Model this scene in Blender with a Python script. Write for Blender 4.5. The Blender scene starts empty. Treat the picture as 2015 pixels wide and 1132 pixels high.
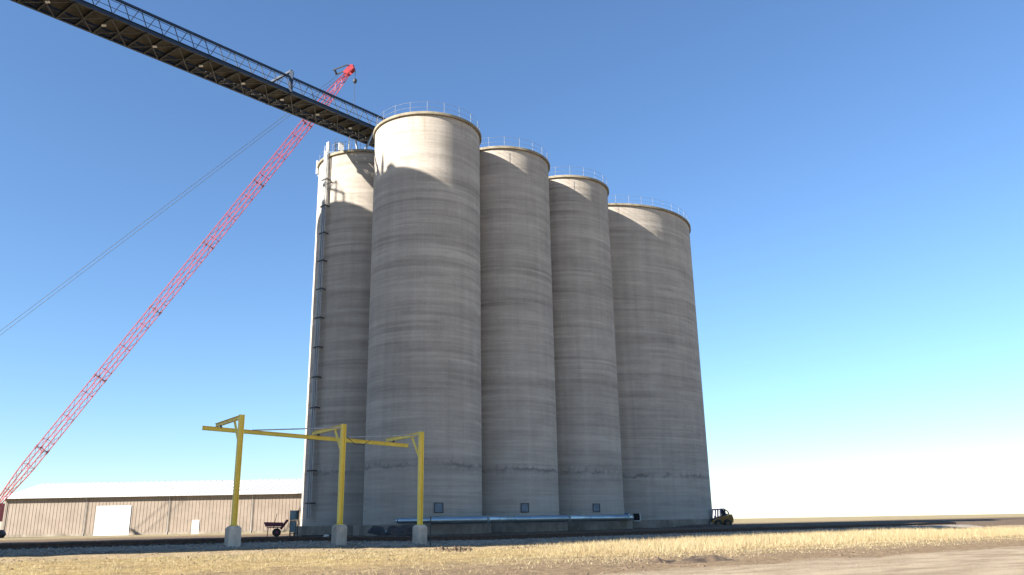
import bpy, math, random
import numpy as np
from mathutils import Vector, Matrix
R_ = math.radians
C = bpy.context.scene.collection
random.seed(7); rng = np.random.default_rng(11)

# ------------------------------------------------------------------ camera
EYE = 1.3
cd = bpy.data.cameras.new('camera'); cam = bpy.data.objects.new('camera', cd); C.objects.link(cam)
cd.sensor_width = 36.0; cd.sensor_fit = 'HORIZONTAL'; cd.lens = 1609.25/2015*36
cd.clip_start = 0.1; cd.clip_end = 8000
cam.matrix_world = Matrix.Translation((0, 0, EYE)) @ Matrix.Rotation(R_(90+16.026), 4, 'X') @ Matrix.Rotation(R_(-1.016), 4, 'Z')
bpy.context.scene.camera = cam
# ------------------------------------------------------------------ sky, sun, exposure
SUN_AZ, SUN_EL = R_(34), R_(27)
S = Vector((-math.cos(SUN_AZ)*math.cos(SUN_EL), -math.sin(SUN_AZ)*math.cos(SUN_EL), math.sin(SUN_EL)))
w = bpy.data.worlds.new('World'); bpy.context.scene.world = w; w.use_nodes = True
nt = w.node_tree; nt.nodes.clear()
sky = nt.nodes.new('ShaderNodeTexSky'); sky.sky_type = 'NISHITA'; sky.sun_disc = False
sky.sun_elevation = SUN_EL; sky.sun_rotation = math.atan2(S.x, S.y)
sky.altitude = 1500; sky.air_density = 1.3; sky.dust_density = 0.25; sky.ozone_density = 6.3
bg = nt.nodes.new('ShaderNodeBackground'); bg.inputs['Strength'].default_value = 0.063
wo = nt.nodes.new('ShaderNodeOutputWorld')
nt.links.new(sky.outputs[0], bg.inputs[0]); nt.links.new(bg.outputs[0], wo.inputs[0])
ld = bpy.data.lights.new('sun', 'SUN'); ld.energy = 5.0; ld.angle = R_(0.5); ld.color = (1.0, 0.93, 0.82)
sun = bpy.data.objects.new('sun', ld); C.objects.link(sun)
sun.rotation_euler = S.to_track_quat('Z', 'Y').to_euler(); sun.location = (-60, -30, 80)
vs = bpy.context.scene.view_settings
vs.view_transform = 'Standard'; vs.look = 'None'; vs.gamma = 1; vs.exposure = 1.76

# ------------------------------------------------------------------ materials
def mat(name):
    m = bpy.data.materials.new(name); m.use_nodes = True
    return m, m.node_tree, m.node_tree.nodes['Principled BSDF']
def N(t, typ, **kw):
    n = t.nodes.new(typ)
    for k, v in kw.items():
        if k in n.inputs.keys(): n.inputs[k].default_value = v
        else: setattr(n, k, v)
    return n
def L(t, a, b): t.links.new(a, b)
def math_(t, op, a, b=None, clamp=False):
    n = t.nodes.new('ShaderNodeMath'); n.operation = op; n.use_clamp = clamp
    for i, v in enumerate((a, b)):
        if v is None: continue
        if isinstance(v, (int, float)): n.inputs[i].default_value = v
        else: t.links.new(v, n.inputs[i])
    return n.outputs[0]
def mapr(t, v, a, b, c=0.0, d=1.0, smooth=True):
    n = t.nodes.new('ShaderNodeMapRange'); n.interpolation_type = 'SMOOTHSTEP' if smooth else 'LINEAR'
    n.inputs[1].default_value, n.inputs[2].default_value, n.inputs[3].default_value, n.inputs[4].default_value = a, b, c, d
    t.links.new(v, n.inputs[0]); return n.outputs[0]
def mixc(t, f, a, b, blend='MIX'):
    n = t.nodes.new('ShaderNodeMix'); n.data_type = 'RGBA'; n.blend_type = blend; n.clamp_factor = True
    for s, v in ((0, f), (6, a), (7, b)):
        if isinstance(v, (int, float)): n.inputs[s].default_value = v
        elif isinstance(v, tuple): n.inputs[s].default_value = (*v, 1) if len(v) == 3 else v
        else: t.links.new(v, n.inputs[s])
    return n.outputs[2]
def noise(t, vec, sc, detail=5, rough=.6, scale=1.0, dist=0.0):
    mp = t.nodes.new('ShaderNodeMapping'); mp.inputs['Scale'].default_value = sc if isinstance(sc, tuple) else (sc,)*3
    t.links.new(vec, mp.inputs[0])
    n = t.nodes.new('ShaderNodeTexNoise'); n.inputs['Scale'].default_value = scale
    n.inputs['Detail'].default_value = detail; n.inputs['Roughness'].default_value = rough; n.inputs['Distortion'].default_value = dist
    t.links.new(mp.outputs[0], n.inputs['Vector']); return n.outputs[0]
def ramp(t, v, stops):
    n = t.nodes.new('ShaderNodeValToRGB'); e = n.color_ramp.elements
    while len(e) > 1: e.remove(e[0])
    e[0].position = stops[0][0]; e[0].color = (*stops[0][1], 1)
    for p, c in stops[1:]:
        x = e.new(p); x.color = (*c, 1)
    t.links.new(v, n.inputs[0]); return n.outputs[0]
def bump(t, p, h, strength=.5, dist=.02):
    b = t.nodes.new('ShaderNodeBump'); b.inputs['Strength'].default_value = strength; b.inputs['Distance'].default_value = dist
    t.links.new(h, b.inputs['Height']); t.links.new(b.outputs[0], p.inputs['Normal'])
def objvec(t, shift=True):
    tc = t.nodes.new('ShaderNodeTexCoord')
    if not shift: return tc.outputs['Object'], tc.outputs['Object']
    oi = t.nodes.new('ShaderNodeObjectInfo')
    va = t.nodes.new('ShaderNodeVectorMath'); va.operation = 'MULTIPLY_ADD'
    t.links.new(oi.outputs['Location'], va.inputs[0]); va.inputs[1].default_value = (1.37, .71, 0); t.links.new(tc.outputs['Object'], va.inputs[2])
    return tc.outputs['Object'], va.outputs[0]

def concrete_wall():
    m, t, p = mat('slipformed_concrete')
    o, v = objvec(t)
    sx = t.nodes.new('ShaderNodeSeparateXYZ'); L(t, o, sx.inputs[0]); z = sx.outputs[2]
    lift = noise(t, v, (.035, .035, .55), 4, .6)
    band = noise(t, v, (.10, .10, 1.7), 8, .68, dist=.3)
    fine = noise(t, v, (.11, .11, 5.0), 8, .82)
    streak = noise(t, v, (1.6, 1.6, .05), 5, .65)
    blot = noise(t, v, .55, 6, .65)
    grain = noise(t, v, 9.0, 4, .7)
    # individual pours: every layer has a tone of its own and a crisp edge, but fades in and out round the wall
    zw = math_(t, 'ADD', z, math_(t, 'MULTIPLY', noise(t, v, (.16, .16, .3), 4, .6), .5))
    def layers(k, seed):
        wn = t.nodes.new('ShaderNodeTexWhiteNoise'); wn.noise_dimensions = '2D'
        cx = t.nodes.new('ShaderNodeCombineXYZ'); L(t, math_(t, 'FLOOR', math_(t, 'MULTIPLY', zw, k)), cx.inputs[0])
        oi = t.nodes.new('ShaderNodeObjectInfo'); sl = t.nodes.new('ShaderNodeSeparateXYZ'); L(t, oi.outputs['Location'], sl.inputs[0])
        L(t, math_(t, 'ADD', sl.outputs[0], seed), cx.inputs[1]); L(t, cx.outputs[0], wn.inputs['Vector']); return wn.outputs['Value']
    lay = math_(t, 'MULTIPLY', math_(t, 'SUBTRACT', layers(1.15, .3), .5), mapr(t, noise(t, v, (.13, .13, .25), 3, .5), .35, .6, .2, 1))
    lay2 = math_(t, 'MULTIPLY', math_(t, 'SUBTRACT', layers(4.3, 7.1), .5), mapr(t, noise(t, v, (.2, .2, .4), 4, .6), .42, .62, 0, 1))
    val = math_(t, 'ADD', math_(t, 'MULTIPLY', lift, .20), .03)
    for n_, k in ((band, .29), (fine, .30), (streak, .16), (blot, .17), (grain, .16), (lay, .075), (lay2, .085)):
        val = math_(t, 'ADD', val, math_(t, 'MULTIPLY', n_, k))
    col = ramp(t, val, [(.50, (0.205, 0.184, 0.158)), (.61, (0.316, 0.284, 0.245)), (.69, (0.391, 0.351, 0.302)), (.82, (0.528, 0.474, 0.409))])
    # cold joint: a wavy dark seam about five metres up with leached blotches round it
    wob = noise(t, v, (.7, .7, .0), 6, .7); wob2 = noise(t, v, (2.2, 2.2, 1.4), 5, .7)
    zz = math_(t, 'ADD', z, math_(t, 'ADD', math_(t, 'MULTIPLY', wob, -1.0), math_(t, 'MULTIPLY', wob2, -.8)))
    d = math_(t, 'ABSOLUTE', math_(t, 'SUBTRACT', zz, 3.32))
    seam = mapr(t, math_(t, 'ADD', d, math_(t, 'MULTIPLY', grain, .16)), .04, .34, 1, 0)
    gate = mapr(t, noise(t, v, (.34, .34, .1), 4, .6), .42, .60)
    seam = math_(t, 'MULTIPLY', seam, math_(t, 'ADD', math_(t, 'MULTIPLY', gate, .68), .16))
    halo = mapr(t, d, .1, .75, 1, 0)
    mott = math_(t, 'MULTIPLY', halo, mapr(t, wob2, .5, .66))
    col = mixc(t, math_(t, 'MULTIPLY', mott, .42), col, (.15, .143, .135))
    col = mixc(t, math_(t, 'MULTIPLY', math_(t, 'MULTIPLY', halo, mapr(t, wob2, .48, .3)), .35), col, (.46, .455, .43))
    col = mixc(t, seam, col, (.115, .112, .108))
    # faint blue-green leaching low down, rusty drips and spots under the roof edge
    low = mapr(t, z, 0, 9, 1, 0)
    col = mixc(t, math_(t, 'MULTIPLY', low, mapr(t, blot, .42, .68, .1, .55)), col, (.335, .325, .295))
    top = mapr(t, z, 30.2, 32.6, 0, 1)
    drip = mapr(t, noise(t, v, (2.4, 2.4, .22), 5, .7), .5, .68)
    col = mixc(t, math_(t, 'MULTIPLY', math_(t, 'MULTIPLY', top, drip), .4), col, (.27, .205, .15))
    # a few isolated dark patches
    pat = mapr(t, noise(t, v, (.30, .30, .8), 4, .6), .70, .80)
    col = mixc(t, math_(t, 'MULTIPLY', pat, mapr(t, blot, .4, .6, .15, .5)), col, (.16, .155, .15))
    L(t, col, p.inputs['Base Color']); p.inputs['Roughness'].default_value = .92; p.inputs['Specular IOR Level'].default_value = .25; p.inputs['Diffuse Roughness'].default_value = 0.1
    h = math_(t, 'ADD', math_(t, 'MULTIPLY', fine, .6), math_(t, 'ADD', math_(t, 'MULTIPLY', band, .8), math_(t, 'MULTIPLY', grain, .35)))
    bump(t, p, h, .55, .05)
    return m
def speckle(name, c1, c2, sc=2.0, rough=.8, metal=0.0, b=.2, stretch=(1, 1, 1), c3=None, c3amt=.4):
    m, t, p = mat(name); o, v = objvec(t)
    n = noise(t, v, tuple(sc*s for s in stretch), 7, .66)
    col = mixc(t, mapr(t, n, .33, .67), c1, c2)
    if c3:
        n2 = noise(t, v, sc*2.7, 5, .7); col = mixc(t, mapr(t, n2, .58, .72, 0, c3amt), col, c3)
    L(t, col, p.inputs['Base Color']); p.inputs['Roughness'].default_value = rough; p.inputs['Metallic'].default_value = metal
    if b: bump(t, p, noise(t, v, sc*6, 4, .7), b, .02)
    return m
def gravel_mat():
    m, t, p = mat('crushed_stone'); o, v = objvec(t)
    vo = t.nodes.new('ShaderNodeTexVoronoi'); vo.inputs['Scale'].default_value = 14; L(t, v, vo.inputs['Vector'])
    n = noise(t, v, .8, 4, .6)
    col = mixc(t, vo.outputs['Color'], (.13, .108, .08), (.47, .41, .33))
    col = mixc(t, mapr(t, n, .5, .7, 0, .6), col, (.15, .115, .085))
    L(t, col, p.inputs['Base Color']); p.inputs['Roughness'].default_value = .95
    bump(t, p, vo.outputs['Distance'], .9, .06); return m

M = {}
M['wall'] = concrete_wall()
M['found'] = speckle('cast_concrete', (.14, .12, .092), (.275, .24, .195), .7, .95, 0, .3, (1, 1, .6), (.33, .31, .275), .6)
M['lip'] = speckle('roof_edge_concrete', (.17, .145, .10), (.27, .235, .175), 1.2, .9, 0, .2, (1, 1, 1), (.25, .23, .15), .5)
M['block'] = speckle('footing_concrete', (.33, .29, .235), (.53, .475, .40), 1.3, .9, 0, .5, (1, 1, .5), (.17, .14, .11), .7)
M['galv'] = speckle('galvanised_steel', (.34, .355, .37), (.46, .47, .48), 3, .5, .4, 0)
M['railgalv'] = speckle('weathered_rail_pipe', (.16, .165, .17), (.25, .25, .25), 3, .6, .3, 0)
M['whitepaint'] = speckle('white_paint', (.72, .72, .70), (.82, .82, .80), 3, .5, 0, 0)
M['duct'] = speckle('spiral_duct_steel', (.26, .345, .385), (.39, .475, .515), 1.6, .36, .8, .05, (.4, .4, 3))
M['yellow'] = speckle('yellow_paint', (.76, .57, .085), (.86, .67, .12), 2.2, .5, 0, .06, (1, 1, .3), (.32, .15, .04), .55)
M['rustbeam'] = speckle('yellow_painted_rail', (.68, .49, .06), (.78, .58, .085), 2, .6, 0, .06, (1, 1, 1), (.33, .14, .05), .6)
M['blue'] = speckle('blue_painted_steel', (.008, .019, .045), (.014, .03, .064), 1.5, .5, 0, 0)
M['webgrey'] = speckle('dull_truss_steel', (.05, .056, .062), (.10, .107, .115), 1.5, .6, .2, 0)
M['pan'] = speckle('rusty_pan_steel', (.036, .031, .025), (.095, .082, .06), 1.3, .8, 0, .1, (1, 1, 1), (.20, .12, .06), .4)
M['dark'] = speckle('dark_steel', (.02, .022, .024), (.045, .047, .05), 3, .6, .2, 0)
M['cable'] = speckle('cable_jackets', (.10, .11, .11), (.27, .29, .29), 2, .5, 0, 0, (6, 6, .2))
M['hatch'] = speckle('blue_grey_steel', (.13, .18, .225), (.19, .245, .295), 3, .55, .2, .1)
M['red'] = speckle('crane_red_paint', (.25, .012, .022), (.33, .024, .036), 2, .45, 0, 0)
M['rope'] = speckle('wire_rope', (.03, .03, .035), (.06, .06, .065), 9, .6, .4, 0)
M['rail'] = speckle('rusted_rail_steel', (.035, .022, .016), (.085, .05, .032), 5, .7, .2, .2)
M['tie'] = speckle('weathered_sleeper_wood', (.07, .055, .042), (.13, .105, .08), 2, .95, 0, .5)
M['gravel'] = gravel_mat()
M['rubber'] = speckle('tyre_rubber', (.018, .017, .016), (.05, .043, .036), 6, .9, 0, .2)
M['mach'] = speckle('machine_yellow_paint', (.21, .10, .016), (.30, .145, .02), 3, .45, 0, .05, (1, 1, 1), (.25, .15, .06), .5)
M['cabblue'] = speckle('cab_blue_paint', (.03, .04, .12), (.05, .065, .17), 3, .45, 0, 0)
M['trailer'] = speckle('grey_white_box_sheet', (.46, .49, .53), (.54, .57, .60), 1, .5, 0, 0)
M['mudrim'] = speckle('muddy_wheel_rim', (.10, .07, .04), (.22, .14, .05), 5, .9, 0, .3)
M['moundsoil'] = speckle('dark_moist_soil', (.04, .027, .018), (.12, .082, .052), 2.2, 1, 0, .9, (1, 1, 1), (.22, .17, .10), .4)
M['bucket'] = speckle('worn_bucket_steel', (.14, .14, .14), (.28, .275, .27), 4, .5, .5, .15, (1, 1, 1), (.20, .13, .09), .5)
M['tan'] = speckle('tan_wall_sheet', (.20, .158, .122), (.245, .195, .152), .7, .6, 0, 0)
M['roofwhite'] = speckle('white_roof_sheet', (.60, .60, .59), (.68, .68, .67), .8, .55, 0, 0)
M['black'] = speckle('painted_dark_interior', (.006, .006, .007), (.012, .012, .013), 3, .9, 0, 0)
M['bluepl'] = speckle('blue_plastic', (.01, .10, .26), (.02, .14, .34), 3, .4, 0, 0)
M['sheet'] = speckle('dark_sheet_metal', (.02, .02, .02), (.085, .08, .075), 1.6, .45, .35, .15)
M['bag'] = speckle('pale_wrapping', (.36, .40, .45), (.52, .55, .59), 4, .5, 0, .4)
M['dirtpile'] = speckle('brown_soil', (.075, .052, .034), (.175, .127, .082), 3, 1, 0, .8, (1, 1, 1), (.09, .06, .04), .5)
M['cabinet'] = speckle('grey_green_enamel', (.17, .22, .225), (.23, .28, .285), 2, .5, 0, 0)
M['darkred'] = speckle('dark_red_paint', (.12, .015, .03), (.22, .03, .05), 4, .5, 0, .1)
M['stone'] = speckle('pale_stone', (.45, .42, .37), (.62, .58, .52), 6, .9, 0, .3)

# ------------------------------------------------------------------ mesh helpers
WM = {}
class MB:
    def __init__(s): s.v = []; s.f = []; s.sm = []
    def add(s, vs, fs, smooth=False):
        o = len(s.v); s.v += [tuple(v) for v in vs]
        for f in fs: s.f.append(tuple(i+o for i in f)); s.sm.append(smooth)
    def box(s, c, size, rot=None):
        c = Vector(c); hx, hy, hz = (a/2 for a in size)
        vs = [Vector((x, y, z)) for z in (-hz, hz) for y in (-hy, hy) for x in (-hx, hx)]
        if rot is not None: vs = [rot @ v for v in vs]
        s.add([c+v for v in vs], [(0, 2, 3, 1), (4, 5, 7, 6), (0, 1, 5, 4), (2, 6, 7, 3), (0, 4, 6, 2), (1, 3, 7, 5)])
    def bar(s, a, b, wd, ht=None, up=(0, 0, 1)):
        a, b = Vector(a), Vector(b); ht = wd if ht is None else ht
        d = (b-a).normalized(); u = Vector(up)
        if abs(d.dot(u)) > .999: u = Vector((1, 0, 0))
        x = d.cross(u).normalized(); y = x.cross(d)
        vs = [q + x*sx*wd/2 + y*sy*ht/2 for q in (a, b) for sx, sy in ((-1, -1), (1, -1), (1, 1), (-1, 1))]
        s.add(vs, [(3, 2, 1, 0), (4, 5, 6, 7), (0, 1, 5, 4), (1, 2, 6, 5), (2, 3, 7, 6), (3, 0, 4, 7)])
    def hbeam(s, a, b, wd, ht, tf=.02, tw=.014, up=(0, 0, 1)):
        a, b = Vector(a), Vector(b); d = (b-a).normalized(); u = Vector(up)
        if abs(d.dot(u)) > .999: u = Vector((1, 0, 0))
        x = d.cross(u).normalized(); y = x.cross(d); k = (ht-tf)/2
        s.bar(a+y*k, b+y*k, wd, tf, y); s.bar(a-y*k, b-y*k, wd, tf, y); s.bar(a, b, tw, ht-2*tf-.004, y)
    def tube(s, pts, r, n=8, closed=False, caps=True, radii=None):
        pts = [Vector(q) for q in pts]; m = len(pts); o = []
        prev = None
        for i, q in enumerate(pts):
            if closed: d = pts[(i+1) % m]-pts[i-1]
            else: d = pts[min(i+1, m-1)]-pts[max(i-1, 0)]
            d.normalize()
            if prev is None:
                u = Vector((0, 0, 1)) if abs(d.z) < .95 else Vector((1, 0, 0))
            else: u = prev
            x = d.cross(u).normalized(); y = x.cross(d).normalized(); prev = y
            rr = radii[i] if radii else r
            o += [q + (x*math.cos(2*math.pi*k/n)+y*math.sin(2*math.pi*k/n))*rr for k in range(n)]
        fs = []
        for i in range(m if closed else m-1):
            j = (i+1) % m
            for k in range(n): fs.append((i*n+k, i*n+(k+1) % n, j*n+(k+1) % n, j*n+k))
        s.add(o, fs, True)
        if caps and not closed:
            s.add(o[:n], [tuple(range(n))]); s.add(o[-n:], [tuple(range(n))[::-1]])
    def lathe(s, prof, n=48, c=(0, 0, 0), smooth=True, axis=None):
        c = Vector(c); o = []
        for r, z in prof:
            for k in range(n):
                a = 2*math.pi*k/n; v = Vector((r*math.cos(a), r*math.sin(a), z))
                if axis is not None: v = axis @ v
                o.append(c+v)
        fs = []
        for i in range(len(prof)-1):
            for k in range(n): fs.append((i*n+k, i*n+(k+1) % n, (i+1)*n+(k+1) % n, (i+1)*n+k))
        s.add(o, fs, smooth)
    def prism(s, poly, y0, y1, tr=None):
        n = len(poly); vs = [Vector((x, y0, z)) for x, z in poly]+[Vector((x, y1, z)) for x, z in poly]
        if tr is not None: vs = [tr @ v for v in vs]
        s.add(vs, [tuple(range(n)), tuple(range(2*n-1, n-1, -1))]+[(i, i+n, (i+1) % n+n, (i+1) % n) for i in range(n)])
    def build(s, name, m, parent=None, world=False):
        vs = s.v
        if world and parent is not None:
            iv = WM[parent.name].inverted(); vs = [tuple(iv @ Vector(v)) for v in vs]
        me = bpy.data.meshes.new(name); me.from_pydata([tuple(v) for v in vs], [], s.f); me.update()
        me.polygons.foreach_set('use_smooth', s.sm)
        me.materials.append(m)
        o = bpy.data.objects.new(name, me); C.objects.link(o)
        if parent is not None:
            o.parent = parent; WM[o.name] = WM[parent.name]
        else: WM[o.name] = Matrix.Identity(4)
        return o
def tag(o, label=None, cat=None, group=None, kind=None):
    if label: o['label'] = label
    if cat: o['category'] = cat
    if group: o['group'] = group
    if kind: o['kind'] = kind
    return o
def thing(name, label, cat, loc=(0, 0, 0), rz=0, group=None):
    o = bpy.data.objects.new(name, None); C.objects.link(o); o.empty_display_size = .3
    o.location = loc; o.rotation_euler = (0, 0, rz)
    WM[o.name] = Matrix.Translation(loc) @ Matrix.Rotation(rz, 4, 'Z')
    return tag(o, label, cat, group)
def copy_tree(o, parent=None):
    c = o.copy(); C.objects.link(c); c.parent = parent
    for ch in list(o.children): copy_tree(ch, c)
    return c
def copy_thing(o, loc, rz, label, group=None):
    c = copy_tree(o); c.location = loc; c.rotation_euler = (0, 0, rz); c['label'] = label
    if group: c['group'] = group
    WM[c.name] = Matrix.Translation(loc) @ Matrix.Rotation(rz, 4, 'Z')
    return c

# ------------------------------------------------------------------ ground (the yard runs along the track, axis A; B points away from the camera)
A = Vector((.809, .588, 0)); B = Vector((-.588, .809, 0))
def ab(x, y): return x*.809+y*.588, -x*.588+y*.809
def xy(a, b): return a*.809-b*.588, a*.588+b*.809
def vnoise(x, y, seed=0):
    xi = np.floor(x).astype(np.int64); yi = np.floor(y).astype(np.int64); fx = x-xi; fy = y-yi
    fx = fx*fx*(3-2*fx); fy = fy*fy*(3-2*fy)
    def h(i, j):
        n = (i*374761393 + j*668265263 + seed*974711) & 0x7fffffff
        n = ((n ^ (n >> 13))*1274126177) & 0x7fffffff
        return ((n ^ (n >> 16)) & 0xffff)/65535.0
    return (h(xi, yi)*(1-fx)+h(xi+1, yi)*fx)*(1-fy)+(h(xi, yi+1)*(1-fx)+h(xi+1, yi+1)*fx)*fy
def fbm(x, y, seed=0, o=4):
    s = 0; a = .5; tot = 0
    for k in range(o):
        s = s+a*vnoise(x*2**k, y*2**k, seed+k*17); tot += a; a *= .5
    return s/tot
def zg(x, y, rough=True):
    x = np.asarray(x, float); y = np.asarray(y, float); a, b = ab(x, y)
    e = np.interp(a, [10, 16.5, 24.7, 38, 47, 80], [.20, .17, -.02, -.14, -.17, -.1])
    rl = np.interp(a, [10, 18.6, 25.5, 32.5, 57, 80], [.50, .50, .33, .24, .28, .28])
    st = [0, 17, 30, 43.2, 44.6, 46.4, 48.6, 51.5, 200]
    near = [0, 0, .04]
    cols = [np.zeros_like(a), np.zeros_like(a), .3*e, e, .8*e+.2*rl-.02, rl-.12, rl-.10, np.full_like(a, .55), np.full_like(a, .45)]
    z = np.zeros_like(a)
    for i in range(len(st)-1):
        t = np.clip((b-st[i])/(st[i+1]-st[i]), 0, 1); msk = (b >= st[i]) & (b <= st[i+1])
        z = np.where(msk, cols[i]*(1-t)+cols[i+1]*t, z)
    z = np.where(b > 200, .45, z)
    if rough:
        k = np.interp(b, [0, 15, 17.5, 22, 40, 43, 45, 50, 60, 90], [.02, .03, .12, .10, .10, .07, .03, .08, .05, 0])
        z = z + k*(fbm(x*.9, y*.9, 3)-.5)*1.4 + .25*k*(fbm(x*4, y*4, 9, 2)-.5)
    return z
def zg1(x, y): return float(zg(np.array([x]), np.array([y]))[0])
def grid_lines(lo, hi, step, far):
    c = list(np.arange(lo, hi+1e-6, step)); g = step; q = lo
    left = []
    while q > -far: g *= 1.35; q -= g; left.append(q)
    right = []; g = step; q = hi
    while q < far: g *= 1.35; q += g; right.append(q)
    return np.array(left[::-1]+c+right)
def sheet(name, xs, ys, zf, m, label_kind='structure'):
    X, Y = np.meshgrid(xs, ys); Z = zf(X, Y); nx, ny = len(xs), len(ys)
    v = np.stack([X, Y, Z], -1).reshape(-1, 3)
    i = np.arange(nx-1)[None, :]+np.arange(ny-1)[:, None]*nx
    f = np.stack([i, i+1, i+nx+1, i+nx], -1).reshape(-1, 4)
    me = bpy.data.meshes.new(name); me.from_pydata(v.tolist(), [], f.tolist()); me.update()
    me.polygons.foreach_set('use_smooth', [True]*len(f)); me.materials.append(m)
    o = bpy.data.objects.new(name, me); C.objects.link(o); tag(o, kind=label_kind); return o
def ground_mat():
    m, t, p = mat('yard_soil'); o, v = objvec(t, False)
    def dot(c):
        n = t.nodes.new('ShaderNodeVectorMath'); n.operation = 'DOT_PRODUCT'; L(t, o, n.inputs[0]); n.inputs[1].default_value = c; return n.outputs['Value']
    a_, b_ = dot((.809, .588, 0)), dot((-.588, .809, 0))
    ta = t.nodes.new('ShaderNodeCombineXYZ'); L(t, math_(t, 'MULTIPLY', a_, .35), ta.inputs[0]); L(t, b_, ta.inputs[1])
    rut = noise(t, ta.outputs[0], 1.0, 6, .65)           # drawn out along the road
    n1 = noise(t, o, .5, 6, .65); n2 = noise(t, o, 3.2, 6, .7); n3 = noise(t, o, 14, 4, .7)
    bb = math_(t, 'ADD', b_, math_(t, 'MULTIPLY', math_(t, 'SUBTRACT', rut, .5), 5.0))
    bb = math_(t, 'ADD', bb, math_(t, 'MULTIPLY', math_(t, 'SUBTRACT', n2, .5), 1.6))
    dirt = mixc(t, mapr(t, n2, .3, .7), (0.136, 0.094, 0.057), (0.265, 0.196, 0.122))
    dirt = mixc(t, mapr(t, n3, .56, .7, 0, .5), dirt, (0.089, 0.059, 0.037))
    road = mixc(t, mapr(t, rut, .35, .65), (0.243, 0.187, 0.125), (0.368, 0.298, 0.206))
    straw = mixc(t, mapr(t, n2, .35, .65), (0.251, 0.172, 0.074), (0.383, 0.294, 0.140))
    straw = mixc(t, mapr(t, n1, .52, .68, 0, .75), straw, (0.177, 0.122, 0.070))
    tan = mixc(t, mapr(t, n2, .35, .7), (0.265, 0.196, 0.114), (0.368, 0.287, 0.177))
    pit = mixc(t, mapr(t, n2, .3, .7), (.095, .066, .046), (.175, .128, .088))
    col = road
    for c, lo, hi in ((dirt, 15.9, 16.7), (straw, 20.5, 29), (tan, 37, 39), (pit, 44.3, 45.2)):
        col = mixc(t, mapr(t, bb, lo, hi), col, c)
    far = mixc(t, mapr(t, n1, .4, .6), (0.251, 0.199, 0.110), (0.309, 0.251, 0.147))
    col = mixc(t, mapr(t, b_, 75, 110), col, far)
    L(t, col, p.inputs['Base Color']); p.inputs['Roughness'].default_value = 1; p.inputs['Specular IOR Level'].default_value = .1
    bump(t, p, math_(t, 'ADD', n2, math_(t, 'MULTIPLY', n3, .5)), .9, .08)
    return m
gx = grid_lines(-34, 34, .28, 3500); gy = grid_lines(14, 72, .25, 3500)
sheet('ground', gx, gy, zg, ground_mat())
# ballast bed under the siding
def strip(name, a0, a1, da, bs, zfun, m):
    aa = np.arange(a0, a1, da); V = []; F = []
    for i, a in enumerate(aa):
        for b in bs:
            x, y = xy(a, b); V.append((x, y, zfun(a, b, x, y)))
    nb = len(bs)
    for i in range(len(aa)-1):
        for j in range(nb-1): F.append((i*nb+j, (i+1)*nb+j, (i+1)*nb+j+1, i*nb+j+1))
    mb = MB(); mb.add(V, F, True); o = mb.build(name, m); return tag(o, kind='structure')
def rl(a): return float(np.interp(a, [10, 18.6, 25.5, 32.5, 57, 80], [.50, .50, .33, .24, .28, .28]))
def bed(a, b, x, y):
    k = np.interp(b, [44.3, 44.8, 46.4, 47.0, 49.6, 50.2], [-.06, .02, .05, .06, .03, -.05])
    return float(zg(np.array([x]), np.array([y]), False)[0])+k+.05*(fbm(np.array([x*3.]), np.array([y*3.]), 5, 3)[0]-.5)
strip('gravel', -12, 95, .4, list(np.arange(44.3, 50.3, .3)), bed, M['gravel'])

# ------------------------------------------------------------------ silos
SIDE = 128
def make_silo(name, label, loc, R, H, nposts, group, hatch_at=None, fr=.7):
    t = thing(name, label, 'silo', loc, 0, group)
    g = MB(); seg = [(R, H*i/24) for i in range(25)]; g.lathe(seg, SIDE); g.build('wall', M['wall'], t)
    g = MB(); o = .18
    g.lathe([(R-.3, H-.02), (R+o-.02, H-.02), (R+o, H), (R+o, H+.2), (R+o-.03, H+.23), (R-.4, H+.25), (R*.5, H+.6), (.02, H+.9)], SIDE, smooth=False)
    g.build('roof', M['lip'], t)
    g = MB(); q = R+fr
    g.lathe([(q, -1.6), (q, -.03), (q-.03, 0), (R-.5, .012)], SIDE, smooth=False); g.build('foundation', M['found'], t)
    rr = R-.02; g = MB()
    for dz in (.5, .98):
        g.tube([(rr*math.cos(2*math.pi*k/96), rr*math.sin(2*math.pi*k/96), H+.2+dz) for k in range(96)], .010, 6, True)
    rail = g.build('railing', M['railgalv'], t)
    g = MB(); g.tube([(0, 0, H+.2), (0, 0, H+1.24)], .016, 6); base = None
    for k in range(nposts):
        a = 2*math.pi*(k+.3)/nposts
        if base is None:
            base = g.build('post', M['railgalv'], rail); c = base
        else:
            c = base.copy(); C.objects.link(c); c.parent = rail
        c.location = (rr*math.cos(a), rr*math.sin(a), 0)
    if hatch_at is not None:
        an, z0, wd, ht = hatch_at
        mt = Matrix.Rotation(an+math.pi/2, 4, 'Z') @ Matrix.Translation((0, -R, z0))
        g = MB()
        for c, s in (((0, -.03, ht/2), (wd, .05, .05)), ((0, -.03, -ht/2), (wd, .05, .05)), ((wd/2-.025, -.03, 0), (.05, .05, ht-.052)), ((-wd/2+.025, -.03, 0), (.05, .05, ht-.052))):
            g.box(mt @ Vector(c), s, mt.to_3x3())
        h = g.build('hatch', M['dark'], t)
        g = MB(); g.box(mt @ Vector((0, -.005, 0)), (wd-.1, .03, ht-.06), mt.to_3x3())
        for k in range(1, 6): g.box(mt @ Vector((-wd/2+wd*k/6, -.032, 0)), (.014, .02, ht-.07), mt.to_3x3())
        for k in range(1, 5): g.box(mt @ Vector((0, -.030, -ht/2+ht*k/5)), (wd-.11, .012, .014), mt.to_3x3())
        g.build('grille', M['hatch'], h)
    return t
GS = 'grey concrete grain silos'
ha = math.atan2(-4.32, 1.61)
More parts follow.
